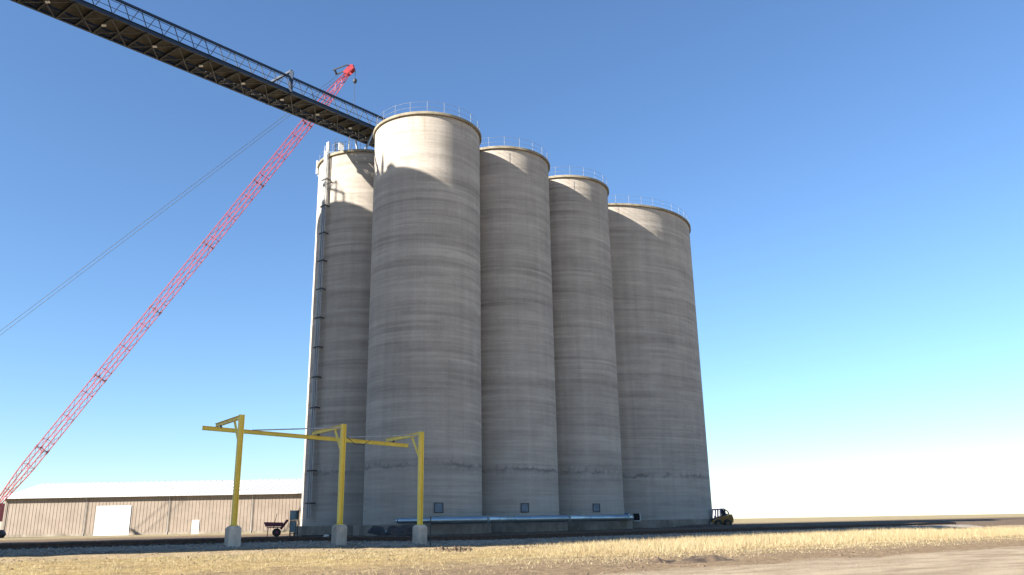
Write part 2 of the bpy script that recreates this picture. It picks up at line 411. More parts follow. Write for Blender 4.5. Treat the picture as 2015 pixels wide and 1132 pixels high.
s2 = make_silo('grain_silo', 'tallest-looking foremost concrete silo standing behind the right yellow gantry post', (-7.29, 66.47, EYE), 4.63, 33, 20, GS, (ha, 1.13, .70, .68))
s1 = copy_thing(s2, (-13.86, 73.44, EYE), R_(14), 'concrete silo with vertical cable run and white antennas at its roof edge', GS)
s3 = copy_thing(s2, (-.90, 73.28, EYE), R_(0), 'second concrete silo of the receding row, directly right of the foremost silo', GS)
s4 = copy_thing(s2, (5.56, 80.09, EYE), R_(0), 'narrow concrete silo between the second silo of the row and the wide silo', GS)
s5 = make_silo('wide_grain_silo', 'widest concrete silo at the right end, skid steer parked beside it', (11.04, 93.56, EYE), 10.33, 33, 44, GS, None, .02)

# rooftop gear and openings on the wide silo
def on_rim(c, R, ang, z): return Vector((c[0]+R*math.cos(ang), c[1]+R*math.sin(ang), z))
RT = EYE+33.25
SD = Vector((-math.cos(SUN_AZ), -math.sin(SUN_AZ), 0)); SN = Vector((math.sin(SUN_AZ), -math.cos(SUN_AZ), 0))

# unseen silos inferred from their shadow, heightened and moved out of view to cast it
def from_uw(u, wv, z=0): return Vector((math.cos(SUN_AZ)*u+math.sin(SUN_AZ)*wv, math.sin(SUN_AZ)*u-math.cos(SUN_AZ)*wv, z))
te = math.tan(SUN_EL)
HC = []
for wv, u, K, lab in ((-64.55, -7.6, 41.6, 'taller concrete silo at far end of the left hand row, farthest from the track'),
                      (-55.5, -9.2, 42.45, 'taller concrete silo in middle of left hand row, conveyor bridge meeting its wall'),
                      (-48.1, -14.5, 43.5, 'taller concrete silo at near end of left hand row, closest to the camera')):
    H = K-.75+EYE-(u+4.77)*te
    p = from_uw(u, wv, .5)
    ts = make_silo('tall_grain_silo', lab, (p.x, p.y, .5), 4.63, H, 20, 'taller silos left of the yard'); HC.append(ts)
    def roof_at(w_, back=.4):
        q_ = from_uw(u+math.sqrt(max(4.63**2-(w_-wv)**2, .1))-back, w_); q_.z = H+.75; return q_
    up = Vector((0, 0, 1))
    if wv < -60:      # unseen frame shaped after the braced shadow it casts on the leftmost silo
        g = MB(); a_, b_ = roof_at(-66.35), roof_at(-65.65)
        g.bar(a_, a_+up*2.3, .13); g.bar(b_, b_+up*1.1, .13); g.bar(a_+up*2.25, roof_at(-67.4)+up*1.7, .13); g.bar(roof_at(-67.6)+up*2.0, b_+up*1.0, .2); g.bar(a_+up*2.2, b_+up*1.1, .05)
        g.build('shadow_frame', M['galv'], ts, True)
    elif wv < -50:    # unseen vent, mast, spike and bars shaped to cast shadows on the foremost silo
        g = MB(); g.tube([roof_at(-57.5)-up*.1, roof_at(-57.5)+up*.35, roof_at(-57.5)+up*.6], .55, 20, radii=[.55, .5, .2]); g.build('roof_vent', M['galv'], ts, True)
        g = MB(); q_ = roof_at(-58.55); g.tube([q_, q_+up*1.2, q_+up*2.3], .1, 8, radii=[.26, .2, .04]); g.build('mast', M['galv'], ts, True)
        g = MB(); q_ = roof_at(-59.45); g.tube([q_-up*.2, q_+up*1.0, q_+up*2.0], .1, 8, radii=[.45, .4, .1]); g.build('shadow_spike', M['galv'], ts, True)
        g = MB(); q_ = roof_at(-58.9)
        for k_ in range(4): g.bar(q_+SN*(.12*k_-.2), q_+SN*(.12*k_-.2)+up*(.9+.2*(k_ % 2)), .05)
        g.build('shadow_bars', M['galv'], ts, True)

# ------------------------------------------------------------------ small silo fittings: cable run, antennas, cabinet
c1 = Vector((-13.86, 73.44, 0)); ang = math.atan2(-3.55, -2.95)
rad = Vector((math.cos(ang), math.sin(ang), 0)); tan_ = Vector((-math.sin(ang), math.cos(ang), 0))
t = thing('cable_ladder', 'vertical bundle of cables on standoff brackets up the leftmost silo', 'cable run', tuple(c1+rad*4.9+Vector((0, 0, 1.3))))
g = MB()
for k in (-1, 1): g.bar(c1+rad*4.99+tan_*.25*k+Vector((0, 0, 2.2)), c1+rad*4.99+tan_*.25*k+Vector((0, 0, RT+.9)), .035, .05)
for i in range(60): z = 2.5+i*.54; g.bar(c1+rad*4.99-tan_*.23+Vector((0, 0, z)), c1+rad*4.99+tan_*.23+Vector((0, 0, z)), .025)
g.build('rack', M['galv'], t, True)
for k in range(7):
    g = MB(); q = c1+rad*(5.05+.03*(k % 2))+tan_*(-.20+.066*k)
    pts = [q+tan_*.02*math.sin(z*.8+k)+Vector((0, 0, z)) for z in np.arange(1.9, RT+.6, .7)]
    g.tube(pts, .034, 6); g.build('cable', M['cable'] if k not in (1, 2, 5) else M['galv'], t, True)
for i, y in enumerate(range(12)):
    z = 3.1+i*2.62
    g = MB(); q = c1+Vector((0, 0, z))
    g.bar(q+rad*4.6-tan_*.3, q+rad*5.13-tan_*.3, .06, .09); g.bar(q+rad*4.6+tan_*.36, q+rad*5.13+tan_*.36, .06, .09); g.bar(q+rad*5.12-tan_*.34, q+rad*5.12+tan_*.52, .05, .12)
    g.build('bracket', M['dark'], t, True)
def antenna_panel(pos, face, wd, ht, dp, label, tilt=0):
    rz = math.atan2(face.y, face.x)+math.pi/2
    t = thing('panel_antenna', label, 'antenna', tuple(pos), rz, None)
    rt = Matrix.Rotation(tilt, 3, 'X')
    g = MB(); g.box((0, -.1, .25+ht/2), (wd, dp, ht), rt)
    g.build('radome', M['whitepaint'], t)
    g = MB(); g.tube([(0, .02, -.02), (0, .02, .2+ht*.9)], .03, 6); g.box((0, -.03, .3+ht*.2), (.08, .1, .05)); g.box((0, -.03, .2+ht*.8), (.08, .1, .05))
    g.build('mount', M['galv'], t)
    return t
def rim1(da, r=4.5): a = ang+da; return Vector((c1.x+r*math.cos(a), c1.y+r*math.sin(a), RT-.03))
antenna_panel(rim1(-.0, 4.72)+Vector((0, 0, -.25)), rad, .30, 1.25, .16, 'tall narrow white antenna panel above the cable run', 0)
antenna_panel(rim1(.26, 4.35), (rad*.6+Vector((.8, -.4, 0))).normalized(), .50, .75, .08, 'square white antenna plate right of the cable run', R_(0))
antenna_panel(rim1(-.62, 4.70)+Vector((0, 0, -1.05)), Vector((-.9, -.4, 0)), .22, 1.35, .16, 'slim white antenna panel alone at the left edge of the roof', 0)
t = thing('rod_antenna', 'white pointed antenna rod on the roof edge left of the conveyor legs', 'antenna', tuple(rim1(.46, 4.4)))
g = MB(); g.tube([(0, 0, -.02), (0, 0, .5), (0, 0, 1.3), (0, 0, 1.6)], .06, 8, radii=[.06, .075, .05, .012]); g.build('rod', M['whitepaint'], t)
g = MB(); g.box((0, 0, .06), (.2, .2, .1)); g.build('base', M['galv'], t)
t = thing('lattice_mount', 'dark lattice mounting frame between two white antenna panels', 'antenna mount', tuple(rim1(.15, 4.3)))
g = MB()
for x, y in ((-.2, -.2), (.2, -.2), (.2, .2), (-.2, .2)): g.tube([(x, y, -.02), (x, y, 1.2)], .025, 6)
for z in (.2, .55, .9, 1.15):
    for a_, b_ in (((-.2, -.2), (.2, -.2)), ((.2, -.2), (.2, .2)), ((.2, .2), (-.2, .2)), ((-.2, .2), (-.2, -.2))): g.bar((*a_, z), (*b_, z), .025)
for z in (.2, .55): g.bar((-.2, -.21, z), (.2, -.21, z+.35), .025); g.bar((.21, -.2, z), (.21, .2, z+.35), .025)
g.build('lattice', M['dark'], t)
g = MB(); g.bar((-.95, -.3, .12), (.55, -.3, .12), .05); g.build('cross_arm', M['galv'], t)
for x, h in ((-.1, 1.9), (.12, 1.65), (-.3, 1.75)):
    g = MB(); g.tube([(x, .1, 1.0), (x, .1, h)], .012, 5); g.build('whip', M['dark'], t)

# wide silo extras
c5 = Vector((11.04, 93.56, 0))
a5 = math.atan2(-9.9, -3.2)
q = on_rim(c5, 9.2, math.atan2(84.2-93.56, 9.75-11.04), RT)
t = thing('roof_vent', 'white domed vent on the roof of the widest silo', 'vent', tuple(q))
g = MB(); g.tube([(0, 0, -.1), (0, 0, .55)], .22, 20); g.build('stack', M['galv'], t)
g = MB(); g.lathe([(.40, .48), (.42, .55), (.38, .72), (.28, .85), (.14, .92), (.01, .94)], 24); g.lathe([(.40, .48), (.01, .50)], 24); g.build('cap', M['whitepaint'], t)
q = on_rim(c5, 9.3, math.atan2(84.4-93.56, 8.15-11.04), RT)
t = thing('roof_hatch_cover', 'dark peaked hatch cover on the widest silo roof near its neighbour', 'roof hatch', tuple(q), R_(10))
g = MB(); g.prism([(-.75, .0), (.75, .0), (.75, .25), (.35, .52), (-.75, .25)], -.4, .4); g.build('cover', M['dark'], t)
g = MB(); g.box((0, 0, .02), (1.7, 1.0, .06)); g.build('curb', M['galv'], t)

# doorway where the wide silo meets the narrow one
def wallpt5(px_ang, r=10.33): return Vector((c5.x+r*math.cos(px_ang), c5.y+r*math.sin(px_ang), 0))
da = math.atan2(83.25-93.56, 11.05+.75-11.04)
mt = Matrix.Translation(tuple(c5)+() if False else (c5.x, c5.y, EYE)) @ Matrix.Rotation(da+math.pi/2, 4, 'Z') @ Matrix.Translation((0, -10.33, 0))
m3 = mt.to_3x3()
g = MB(); g.box(mt @ Vector((0, -.01, .30)), (.62, .06, .66), m3); dr = g.build('doorway', M['black'], s5, True)  # solid black plate paints the unlit interior of the opening
g = MB()
g.box(mt @ Vector((.34, -.045, .30)), (.05, .08, .70), m3); g.box(mt @ Vector((0, -.045, -.06)), (.62, .08, .05), m3); g.box(mt @ Vector((-.72, -.045, .38)), (.12, .08, .5), m3)
g.build('door_frame', M['whitepaint'], dr, True)
bpos = mt @ Vector((-1.08, -.22, 0.0))
t = thing('blue_box', 'blue control box in the corner between narrow and widest silos', 'box', (bpos.x, bpos.y, EYE+.02), da+math.pi/2)
g = MB(); g.box((0, 0, .42), (.42, .25, .50)); g.build('case', M['bluepl'], t)
g = MB(); g.box((-.16, 0, .19), (.05, .1, .30)); g.box((.16, 0, .19), (.05, .1, .30)); g.build('stand', M['dark'], t)

# cabinet and red machine left of the cable silo
cq = Vector((-17.7, 67.6, zg1(-17.7, 67.6)))
t = thing('equipment_cabinet', 'grey green electrical cabinet on a stand at the foot of the cable run', 'cabinet', tuple(cq), R_(-8))
g = MB(); g.box((0, 0, 1.60), (.55, .35, .72)); g.box((0, 0, .72), (.42, .28, .85)); g.build('case', M['cabinet'], t)
g = MB(); g.box((0, -.185, 1.60), (.47, .025, .62)); d_ = g.build('door', M['cabinet'], t)
g = MB(); g.box((.19, -.21, 1.6), (.03, .03, .12)); g.build('handle', M['dark'], d_)
g = MB()
for x in (-.33, .33): g.tube([(x, .1, -.1), (x, .1, 2.0)], .035, 8)
for z in (.2, 1.18): g.bar((-.33, .08, z), (.33, .08, z), .05)
for k in range(5): g.tube([(-.16+.08*k, -.1, -.1), (-.16+.08*k, -.1, .34)], .022, 6)
g.build('stand', M['dark'], t)
mq = Vector((-19.0, 67.0, zg1(-19.0, 67.0)))
t = thing('auger_cart', 'dark red auger cart half hidden left of the grey green cabinet', 'machine', tuple(mq), R_(20))
g = MB(); g.prism([(-.7, .75), (.5, .75), (.62, 1.05), (-.85, 1.1)], -.35, .35); g.build('hopper', M['darkred'], t)
g = MB(); g.tube([(.45, 0, .55), (.95, 0, 1.25)], .10, 10); g.build('auger_tube', M['darkred'], t)
g = MB(); g.bar((-.6, -.3, .68), (.6, -.3, .68), .07); g.bar((-.6, .3, .68), (.6, .3, .68), .07); g.bar((.2, -.3, .66), (.2, .3, .3), .06); g.bar((-.5, 0, .7), (-.55, 0, .02), .06); g.build('frame', M['dark'], t)
g = MB(); g.tube([(-.1, .3, .6), (.12, .2, 1.75)], .025, 6); g.build('handle', M['dark'], t)
for y in (-.42, .42):
    g = MB(); ax = Matrix.Rotation(R_(90), 3, 'X'); g.lathe([(.15, -.07), (.29, -.07), (.31, 0), (.29, .07), (.15, .07)], 20, (.15, y, .31), True, ax); wv_ = g.build('wheel', M['rubber'], t)
    g = MB(); g.lathe([(.01, -.05), (.16, -.05), (.16, .05), (.01, .05)], 16, (.15, y, .31), False, ax); g.build('rim', M['darkred'], wv_)

# ------------------------------------------------------------------ conveyor bridge
E = Vector((-10.7, 72.1, 37.2)); D = Vector((-.616, -.788, -.036)).normalized(); Q = Vector((D.y, -D.x, 0)).normalized() # Q points to the far side
if Q.y < 0: Q = -Q
Wd, Hh, LEN = 2.92, 1.40, 43.0
t = thing('conveyor_bridge', 'blue steel truss conveyor bridge crossing the sky to the silo tops', 'conveyor', tuple(E))
def P(s, q, z): return E+D*s+Q*q+Vector((0, 0, z))
pl = 1.27; npan = int(LEN/pl)
for q, nm in ((0, 'near'), (Wd, 'far')):
    g = MB(); g.bar(P(0, q, Hh), P(LEN, q, Hh), .16, .16); g.build('top_chord', M['blue'], t, True)
    g = MB(); g.hbeam(P(0, q, 0), P(LEN, q, 0), .18, .34, .035, .03); g.build('bottom_chord', M['blue'], t, True)
    g = MB()
    for i in range(npan):
        s0 = i*pl
        g.bar(P(s0, q, .12), P(s0+pl*.42, q, Hh-.08), .05); g.bar(P(s0+pl*.58, q, Hh-.08), P(s0+pl, q, .12), .05)
    g.build('web', M['webgrey'], t, True)
    g = MB(); g.tube([P(0, q, .62), P(LEN, q, .62)], .022, 6); g.tube([P(0, q, 1.18), P(LEN, q, 1.18)], .022, 6); g.build('handrail', M['blue'], t, True)
g = MB(); g.box((0, 0, 0), (.001, .001, .001)) if False else None
def slab(q0, q1, z, th, mm, nm):
    g = MB(); a_, b_ = P(0, (q0+q1)/2, z), P(LEN, (q0+q1)/2, z); g.bar(a_, b_, q1-q0, th); return g.build(nm, mm, t, True)
slab(.10, 1.95, .03, .05, M['pan'], 'floor_pan')
g = MB()
for k in range(6): g.bar(P(0, 2.26+k*.11, .05), P(LEN, 2.26+k*.11, .05), .045, .05)
for k in range(int(LEN/.3)): g.bar(P(k*.3, 2.23, .03), P(k*.3, 2.84, .03), .03, .03)
g.build('walkway', M['pan'], t, True)
g = MB(); g.bar(P(0, 2.06, -.02), P(LEN, 2.06, -.02), .06, .16); g.build('stringer', M['blue'], t, True)
g = MB(); g.bar(P(.4, 1.0, .42), P(LEN, 1.0, .42), .9, .35); g.build('belt_trough', M['pan'], t, True)
for i in range(0, npan):
    g = MB(); s0 = i*pl; g.hbeam(P(s0, .09, -.14), P(s0, Wd-.09, -.14), .12, .22, .02, .02)
    g.build('crossbeam', M['dark'], t, True)
    if i+2 < npan and i % 2 == 0:
        g = MB(); g.bar(P(s0+.1, .12, -.16), P(s0+2*pl-.1, Wd-.12, -.16), .07, .06); g.bar(P(s0+.1, Wd-.12, -.225), P(s0+2*pl-.1, .12, -.225), .07, .06); g.build('brace', M['webgrey'], t, True)
g = MB()
g.bar(P(12.8, -.12, -.1), P(12.8, -.12, Hh+.5), .22, .3, (1, 0, 0)); g.bar(P(12.8, Wd+.12, -.1), P(12.8, Wd+.12, Hh+.5), .22, .3, (1, 0, 0)); g.bar(P(12.8, -.1, Hh+.55), P(12.8, Wd+.1, Hh+.55), .2, .2)
g.build('portal_frame', M['blue'], t, True)
for s0, q, sp in ((3.1, .2, .5), (3.1, 2.7, -.3), (1.4, .3, -.4), (1.6, 2.7, .5)):
    g = MB(); b_ = P(s0, q, -.28); a_ = P(s0+sp*1.6, q+.2*sp, 0); a_.z = RT+.1; g.bar(a_, b_, .13, .13); g.box(a_+Vector((0, 0, .0)), (.35, .35, .05)); g.build('support_leg', M['galv'], t, True)
g = MB(); g.prism([(-.7, -.1), (.7, -.1), (.3, -1.5), (-.3, -1.5)], -.5, .5, Matrix.Translation(P(1.0, 1.2, 0))); g.build('discharge_spout', M['dark'], t, True)
for i in range(1, npan, 3):
    g = MB(); g.box(P(i*pl, 1.15, -.30), (.28, .16, .09)); g.build('sunlit_spot', M['whitepaint'], t, True)  # white boxes stand in for sunlit spots on the truss gussets

# ------------------------------------------------------------------ crawler crane far behind
tip = Vector((-22.66, 105, 64.9)); foot = Vector((-65.5, 105, 3.2))
t = thing('crawler_crane', 'red lattice boom crane rising behind the conveyor bridge', 'crane', (foot.x-2, foot.y, .4))
bd = (tip-foot).normalized(); bl = (tip-foot).length; bx = Vector((0, 1, 0)); by = bd.cross(bx).normalized()
def bw(s): return .55*min(1, .25+s/9, .32+(bl-s)/9)
g = MB(); st = np.linspace(0, bl-.8, 62)
cs = [[foot+bd*s+bx*sx*bw(s)+by*sy*bw(s) for sx, sy in ((-1, -1), (1, -1), (1, 1), (-1, 1))] for s in st]
for k in range(4):
    for i in range(len(st)-1): g.bar(cs[i][k], cs[i+1][k], .095)
boom = g.build('boom', M['red'], t, True)
g = MB()
for i in range(len(st)-1):
    for k in range(4):
        k2 = (k+1) % 4
        g.bar(cs[i][k], cs[i+1][k2] if i % 2 else cs[i+1][k2], .04) if i % 2 else g.bar(cs[i][k2], cs[i+1][k], .04)
        if i % 3 == 0: g.bar(cs[i][k], cs[i][k2], .05)
g.build('lacing', M['red'], boom, True)
for i in range(8, 60, 9):
    g = MB()
    for k in range(4): g.bar(cs[i][k]-bd*.3, cs[i][k]+bd*.3, .17); g.bar(cs[i][k], cs[i][(k+1) % 4], .09)
    g.build('section_joint', M['darkred'], boom, True)
g = MB(); ax = Matrix.Rotation(R_(90), 3, 'X')
for y in (-.3, .3): g.lathe([(.05, -.08), (.46, -.08), (.4, 0), (.46, .08), (.05, .08)], 20, tip+Vector((0, y, 0)), True, ax)
for y in (-.48, .48): g.prism([(-1.15, -.85), (-.6, -1.15), (.4, -.2), (.2, .35), (-.3, .3)], y-.05, y+.05, Matrix.Translation(tip))
g.build('head', M['red'], t, True)
g = MB(); g.bar(tip+Vector((-2.6, -.6, -.6)), tip+Vector((-.4, -.6, .3)), .14); g.bar(tip+Vector((-2.5, .6, -.6)), tip+Vector((-.4, .6, .3)), .14); g.bar(tip+Vector((-2.3, -.65, -.5)), tip+Vector((-2.3, .65, -.5)), .2); g.build('boom_point_bracket', M['dark'], t, True)
mast = foot+Vector((-14, 0, 13))
g = MB()
for y in (-.4, .4): g.tube([tip+Vector((-.6, y, -.2)), mast+Vector((0, y, 0))], .03, 5)
g.build('pendant', M['rope'], t, True)
g = MB()
for y in (-.8, .8): g.bar(foot+Vector((-1, y, .5)), mast+Vector((0, y*.6, 0)), .2)
g.bar(mast+Vector((0, -.6, 0)), mast+Vector((0, .6, 0)), .3); g.build('gantry_mast', M['red'], t, True)
ld_ = tip+Vector((.55, 0, -.3))
g = MB(); g.tube([ld_, ld_+Vector((-.25, 0, -36))], .035, 5); g.build('hoist_line', M['rope'], t, True)
g = MB(); g.lathe([(.01, -.38), (.22, -.3), (.3, 0), (.22, .3), (.01, .38)], 16, ld_+Vector((0, 0, -1.75))); g.build('overhaul_ball', M['dark'], t, True)
g = MB(); g.box(foot+Vector((-3.5, 0, .4)), (9, 3.0, 2.2)); g.build('body', M['red'], t, True)
g = MB(); g.box(foot+Vector((-8.6, 0, .2)), (1.6, 3.4, 2.4)); g.build('counterweight', M['dark'], t, True)
g = MB(); g.prism([(-.9, -.9), (.9, -.9), (1.1, .1), (.7, 1.1), (-.9, 1.1)], -.6, .6, Matrix.Translation(foot+Vector((-.2, -1.9, .4)))); g.build('cab', M['red'], t, True)
for y in (-2.3, 2.3):
    g = MB(); g.prism([(-4, -.2), (-3.6, -.75), (3.6, -.75), (4, -.2), (3.6, .35), (-3.6, .35)], y-.45, y+.45, Matrix.Translation(foot+Vector((-3, 0, -2.05)))); g.build('track', M['dark'], t, True)

# ------------------------------------------------------------------ yellow gantry posts, beam
ry = math.atan2(B.y, B.x)
def post_xy(X, Y): return Vector((X, Y, 0))
P1 = Vector((-10.17, 49.0, .26)); P2 = Vector((-5.89, 52.1, .157)); dP = P2-P1
tops = {0: 7.10, 1: 6.90, -1: 7.30}
def gantry(base, top, label, rod=True):
    t = thing('gantry_post', label, 'gantry post', (base.x, base.y, base.z), math.atan2(A.y, A.x), 'yellow gantry posts')
    H = top-base.z; ft = 1.08
    g = MB(); k = .33
    vs = []
    for z, e in ((-.4, k), (ft-.12, k), (ft-.03, k-.06), (ft, k-.11)):
        vs += [(-e, -e, z), (e, -e, z), (e, e, z), (-e, e, z)]
    g.add(vs, [(a*4+i, a*4+(i+1) % 4, a*4+4+(i+1) % 4, a*4+4+i) for a in range(3) for i in range(4)]+[(12, 13, 14, 15)])
    g.build('footing', M['block'], t)
    g = MB(); g.box((0, 0, ft+.012), (.40, .40, .024)); g.hbeam((0, 0, ft+.025), (0, 0, H), .26, .26, .022, .016, (1, 0, 0)); g.build('column', M['yellow'], t)
    g = MB()
    for x in (-.15, .15):
        for y in (-.15, .15): g.tube([(x, y, ft), (x, y, ft+.08)], .016, 6)
    g.build('anchor_bolts', M['dark'], t)
    g = MB(); g.hbeam((0, .135, H-.12), (0, 4.75, H-.12), .15, .22, .018, .012); g.build('arm', M['yellow'], t)
    g = MB(); g.bar((0, .14, H-1.62), (0, 1.18, H-.26), .10, .10); g.build('brace', M['yellow'], t)
    g = MB(); g.box((0, 3.70, H-.285), (.10, .10, .10)); g.box((0, 3.70, H-.34), (.18, .16, .02)); g.bar((-.04, 3.62, H-.36), (-.04, 3.62, H-.24), .03); g.build('hanger', M['dark'], t)
    if rod:
        g = MB(); g.tube([(-.14, .05, H-.22), (-4.5, 2.9, H-.30)], .035, 8); g.build('tie_rod', M['galv'], t)
    return t
gantry(P1, tops[0], 'yellow steel gantry post on a concrete block left of the foremost silo')
gantry(P2, tops[1], 'yellow steel gantry post on a concrete block in front of the foremost silo')
P0 = P1-dP*1.15; P0.z = zg1(P0.x, P0.y)-.02
gantry(P0, tops[-1], 'yellow steel gantry post farthest left, holding the outer end of the monorail beam', False)
b0 = P1+B*3.70; b0.z = tops[0]-.36; b1 = P2+B*3.70; b1.z = tops[1]-.36; bdv = (b1-b0)
e1 = b1+bdv*.21; e0 = b0-bdv*1.35
t = thing('monorail_beam', 'long yellow steel beam hung below the gantry post arms', 'beam', tuple(e1))
g = MB(); g.hbeam(e0-Vector((0, 0, .125)), e1-Vector((0, 0, .125)), .13, .24, .02, .012); g.build('beam', M['rustbeam'], t, True)
g = MB(); g.tube([P1+Vector((.2, .1, 6.1)), P1+Vector((.5, 1.2, 5.75)), P1+Vector((.75, 2.6, 5.85)), P1+Vector((.9, 4.2, 6.28))], .02, 6); g.build('trailing_cable', M['dark'], t, True)

# ------------------------------------------------------------------ aeration duct along the foundations
def ray(px, py, Y):
    xi = (px-1007.5)/1609.25; ui = -(py-566)/1609.25; r = R_(1.016); p = R_(16.026)
    c, s = math.cos(r), math.sin(r); X = xi*c+ui*s; u = -xi*s+ui*c
    d = Vector((X, math.cos(p)-u*math.sin(p), math.sin(p)+u*math.cos(p))); return d*(Y/d.y)+Vector((0, 0, EYE))
t = thing('aeration_duct', 'long galvanised air duct lying along the silo foundations', 'duct', tuple(ray(785, 1024.5, 60.7)))
Zd = EYE+.24
def dpt(px, Y):
    q = ray(px, 1024, Y); q.z = Zd; return q
secs = [([(785, 60.6), (850, 60.55)], .19), ([(850, 60.55), (905, 60.55), (958, 60.9)], .265), ([(958, 60.9), (985, 62.6), (1012, 65.6)], .255), ([(1012, 65.6), (1060, 66.9), (1118, 67.6)], .262), ([(1118, 67.6), (1140, 69.3), (1160, 72.0)], .255), ([(1160, 72.0), (1200, 73.6), (1234, 74.2)], .262)]
for pts, r in secs:
    g = MB(); pp = [dpt(*q) for q in pts]
    fine = []
    for a_, b_ in zip(pp[:-1], pp[1:]):
        n_ = max(2, int((b_-a_).length/.45)); fine += [a_.lerp(b_, i/n_) for i in range(n_)]
    fine.append(pp[-1])
    g.tube(fine, r, 20)
    for i, q in enumerate(fine):
        if i % 3 == 0 and 0 < i < len(fine)-1:
            d_ = (fine[min(i+1, len(fine)-1)]-fine[i-1]).normalized(); g.tube([q-d_*.02, q+d_*.02], r+.012, 20)
    sec = g.build('duct_section', M['duct'], t, True)
    g = MB(); d_ = (fine[1]-fine[0]).normalized(); g.tube([fine[0]-d_*.03, fine[0]+d_*.05], r+.02, 20); g.build('collar', M['duct'], sec, True)
g = MB(); q = dpt(1234, 74.2); q2 = dpt(1241, 75.3); q3 = dpt(1242, 77.5); g.tube([q, q.lerp(q2, .6), q2, q2.lerp(q3, .5), q3], .25, 20); g.build('elbow', M['duct'], t, True)
g = MB(); q = dpt(785, 60.6); q2 = dpt(780, 60.75); g.tube([q, q2], .19, 20, radii=[.19, .11]); g.build('end_cap', M['duct'], t, True)
# thin black stake
q = Vector((-5.15, 50.9, 0)); q = ray(847, 1068, 51.2); z0 = zg1(q.x, q.y)
t = thing('marker_stake', 'thin black stake standing in the gravel right of the yellow post', 'stake', (q.x, q.y, z0))
g = MB(); g.tube([(0, 0, -.2), (0, 0, 1.62)], .035, 8); g.build('stake', M['dark'], t)
g = MB(); g.box((0, 0, 1.66), (.09, .09, .08)); g.build('cap', M['dark'], t)

# scrap metal heap
def scrap(px, py, Y, rz, label, kind):
    q = ray(px, py, Y); z0 = zg1(q.x, q.y)
    t = thing('scrap_hopper' if kind == 0 else 'scrap_sheet', label, 'scrap metal', (q.x, q.y, z0), rz)
    if kind == 0:
        g = MB(); v = [(-.62, -.35, .30), (.35, -.42, .04), (.66, .30, .12), (-.5, .42, .38), (-.33, -.20, .62), (.28, -.24, .60), (.45, .2, .62), (-.25, .25, .72)]
        g.add(v, [(0, 1, 5, 4), (1, 2, 6, 5), (2, 3, 7, 6), (3, 0, 4, 7), (4, 5, 6, 7), (0, 3, 2, 1)]); g.build('shell', M['sheet'], t)
        g = MB(); pts = [(-.63, -.36, .29), (.36, -.43, .03), (.67, .31, .11)]; g.tube(pts, .03, 6); g.build('flange', M['dark'], t)
        g = MB(); g.bar((-.35, -.37, .40), (.3, -.36, .32), .04); g.build('rib', M['dark'], t)
    else:
        g = MB(); n_ = 9; V = []
        for j in range(2):
            for i in range(n_):
                x = -1.1+2.2*i/(n_-1); V.append((x, -.5+j*1.0, .12+j*.55+.05*math.sin(i*1.7)+.10*(i/(n_-1))))
        Fs = [(i, i+1, n_+i+1, n_+i) for i in range(n_-1)]
        V2 = [(x+.005, y+.01, z-.02) for x, y, z in V]; o_ = 2*n_
        g.add(V+V2, Fs+[tuple(k+o_ for k in f[::-1]) for f in Fs]+[(i+1, i, i+o_, i+1+o_) for i in range(n_-1)]); g.build('panel', M['sheet'], t)
        g = MB(); g.bar((-1.15, -.52, .10), (.95, -.56, .14), .05); g.bar((-.9, .55, .05), (-.8, .3, .5), .05); g.build('edge_angle', M['dark'], t)
scrap(741, 1052, 57.5, R_(10), 'dark grey folded hopper lying on the dirt left of the duct end', 0)
scrap(792, 1048, 57.8, R_(-6), 'bent dark sheet leaning on the dirt below the duct end', 1)
def lump(name, px, py, Y, size, m, label, cat, seed, nv=10):
    q = ray(px, py, Y); z0 = zg1(q.x, q.y); t = MB(); rr = random.Random(seed); n1, n2 = 7, 12; V = []
    for i in range(n1+1):
        th = math.pi*i/n1
        for k in range(n2):
            ph = 2*math.pi*k/n2; r = 1+.35*(rr.random()-.5)
            V.append((size[0]*r*math.sin(th)*math.cos(ph), size[1]*r*math.sin(th)*math.sin(ph), size[2]*(.55+r*math.cos(th))))
    t.add(V, [(i*n2+k, i*n2+(k+1) % n2, (i+1)*n2+(k+1) % n2, (i+1)*n2+k) for i in range(n1) for k in range(n2)], False)
    o = t.build(name, m); o.location = (q.x, q.y, z0); WM[o.name] = Matrix.Translation(o.location); return tag(o, label, cat)
lump('wrapping', 762, 1046, 58.6, (.38, .25, .20), M['bag'], 'crumpled pale plastic wrapping between the two pieces of scrap', 'wrapping', 2)
lump('wrapping', 812, 1046, 58.4, (.25, .22, .24), M['bag'], 'crumpled pale plastic wrapping beside the right yellow post', 'wrapping', 3)
lump('loose_stone', 642, 1051, 60, (.20, .14, .11), M['stone'], 'pale loose stone on the dirt left of the yellow post', 'stone', 4)
qq = ray(622, 1052, 61)
t = thing('steel_pipe_offcut', 'dark pipe lying on the dirt between cabinet and pale stone', 'pipe', (qq.x, qq.y, zg1(qq.x, qq.y)))
g = MB(); g.tube([(-1.0, 0, .06), (1.1, .25, .06)], .05, 10); g.build('pipe', M['dark'], t)
g = MB(); g.tube([(1.02, .24, .06), (1.12, .252, .06)], .07, 10); g.build('coupling', M['dark'], t)

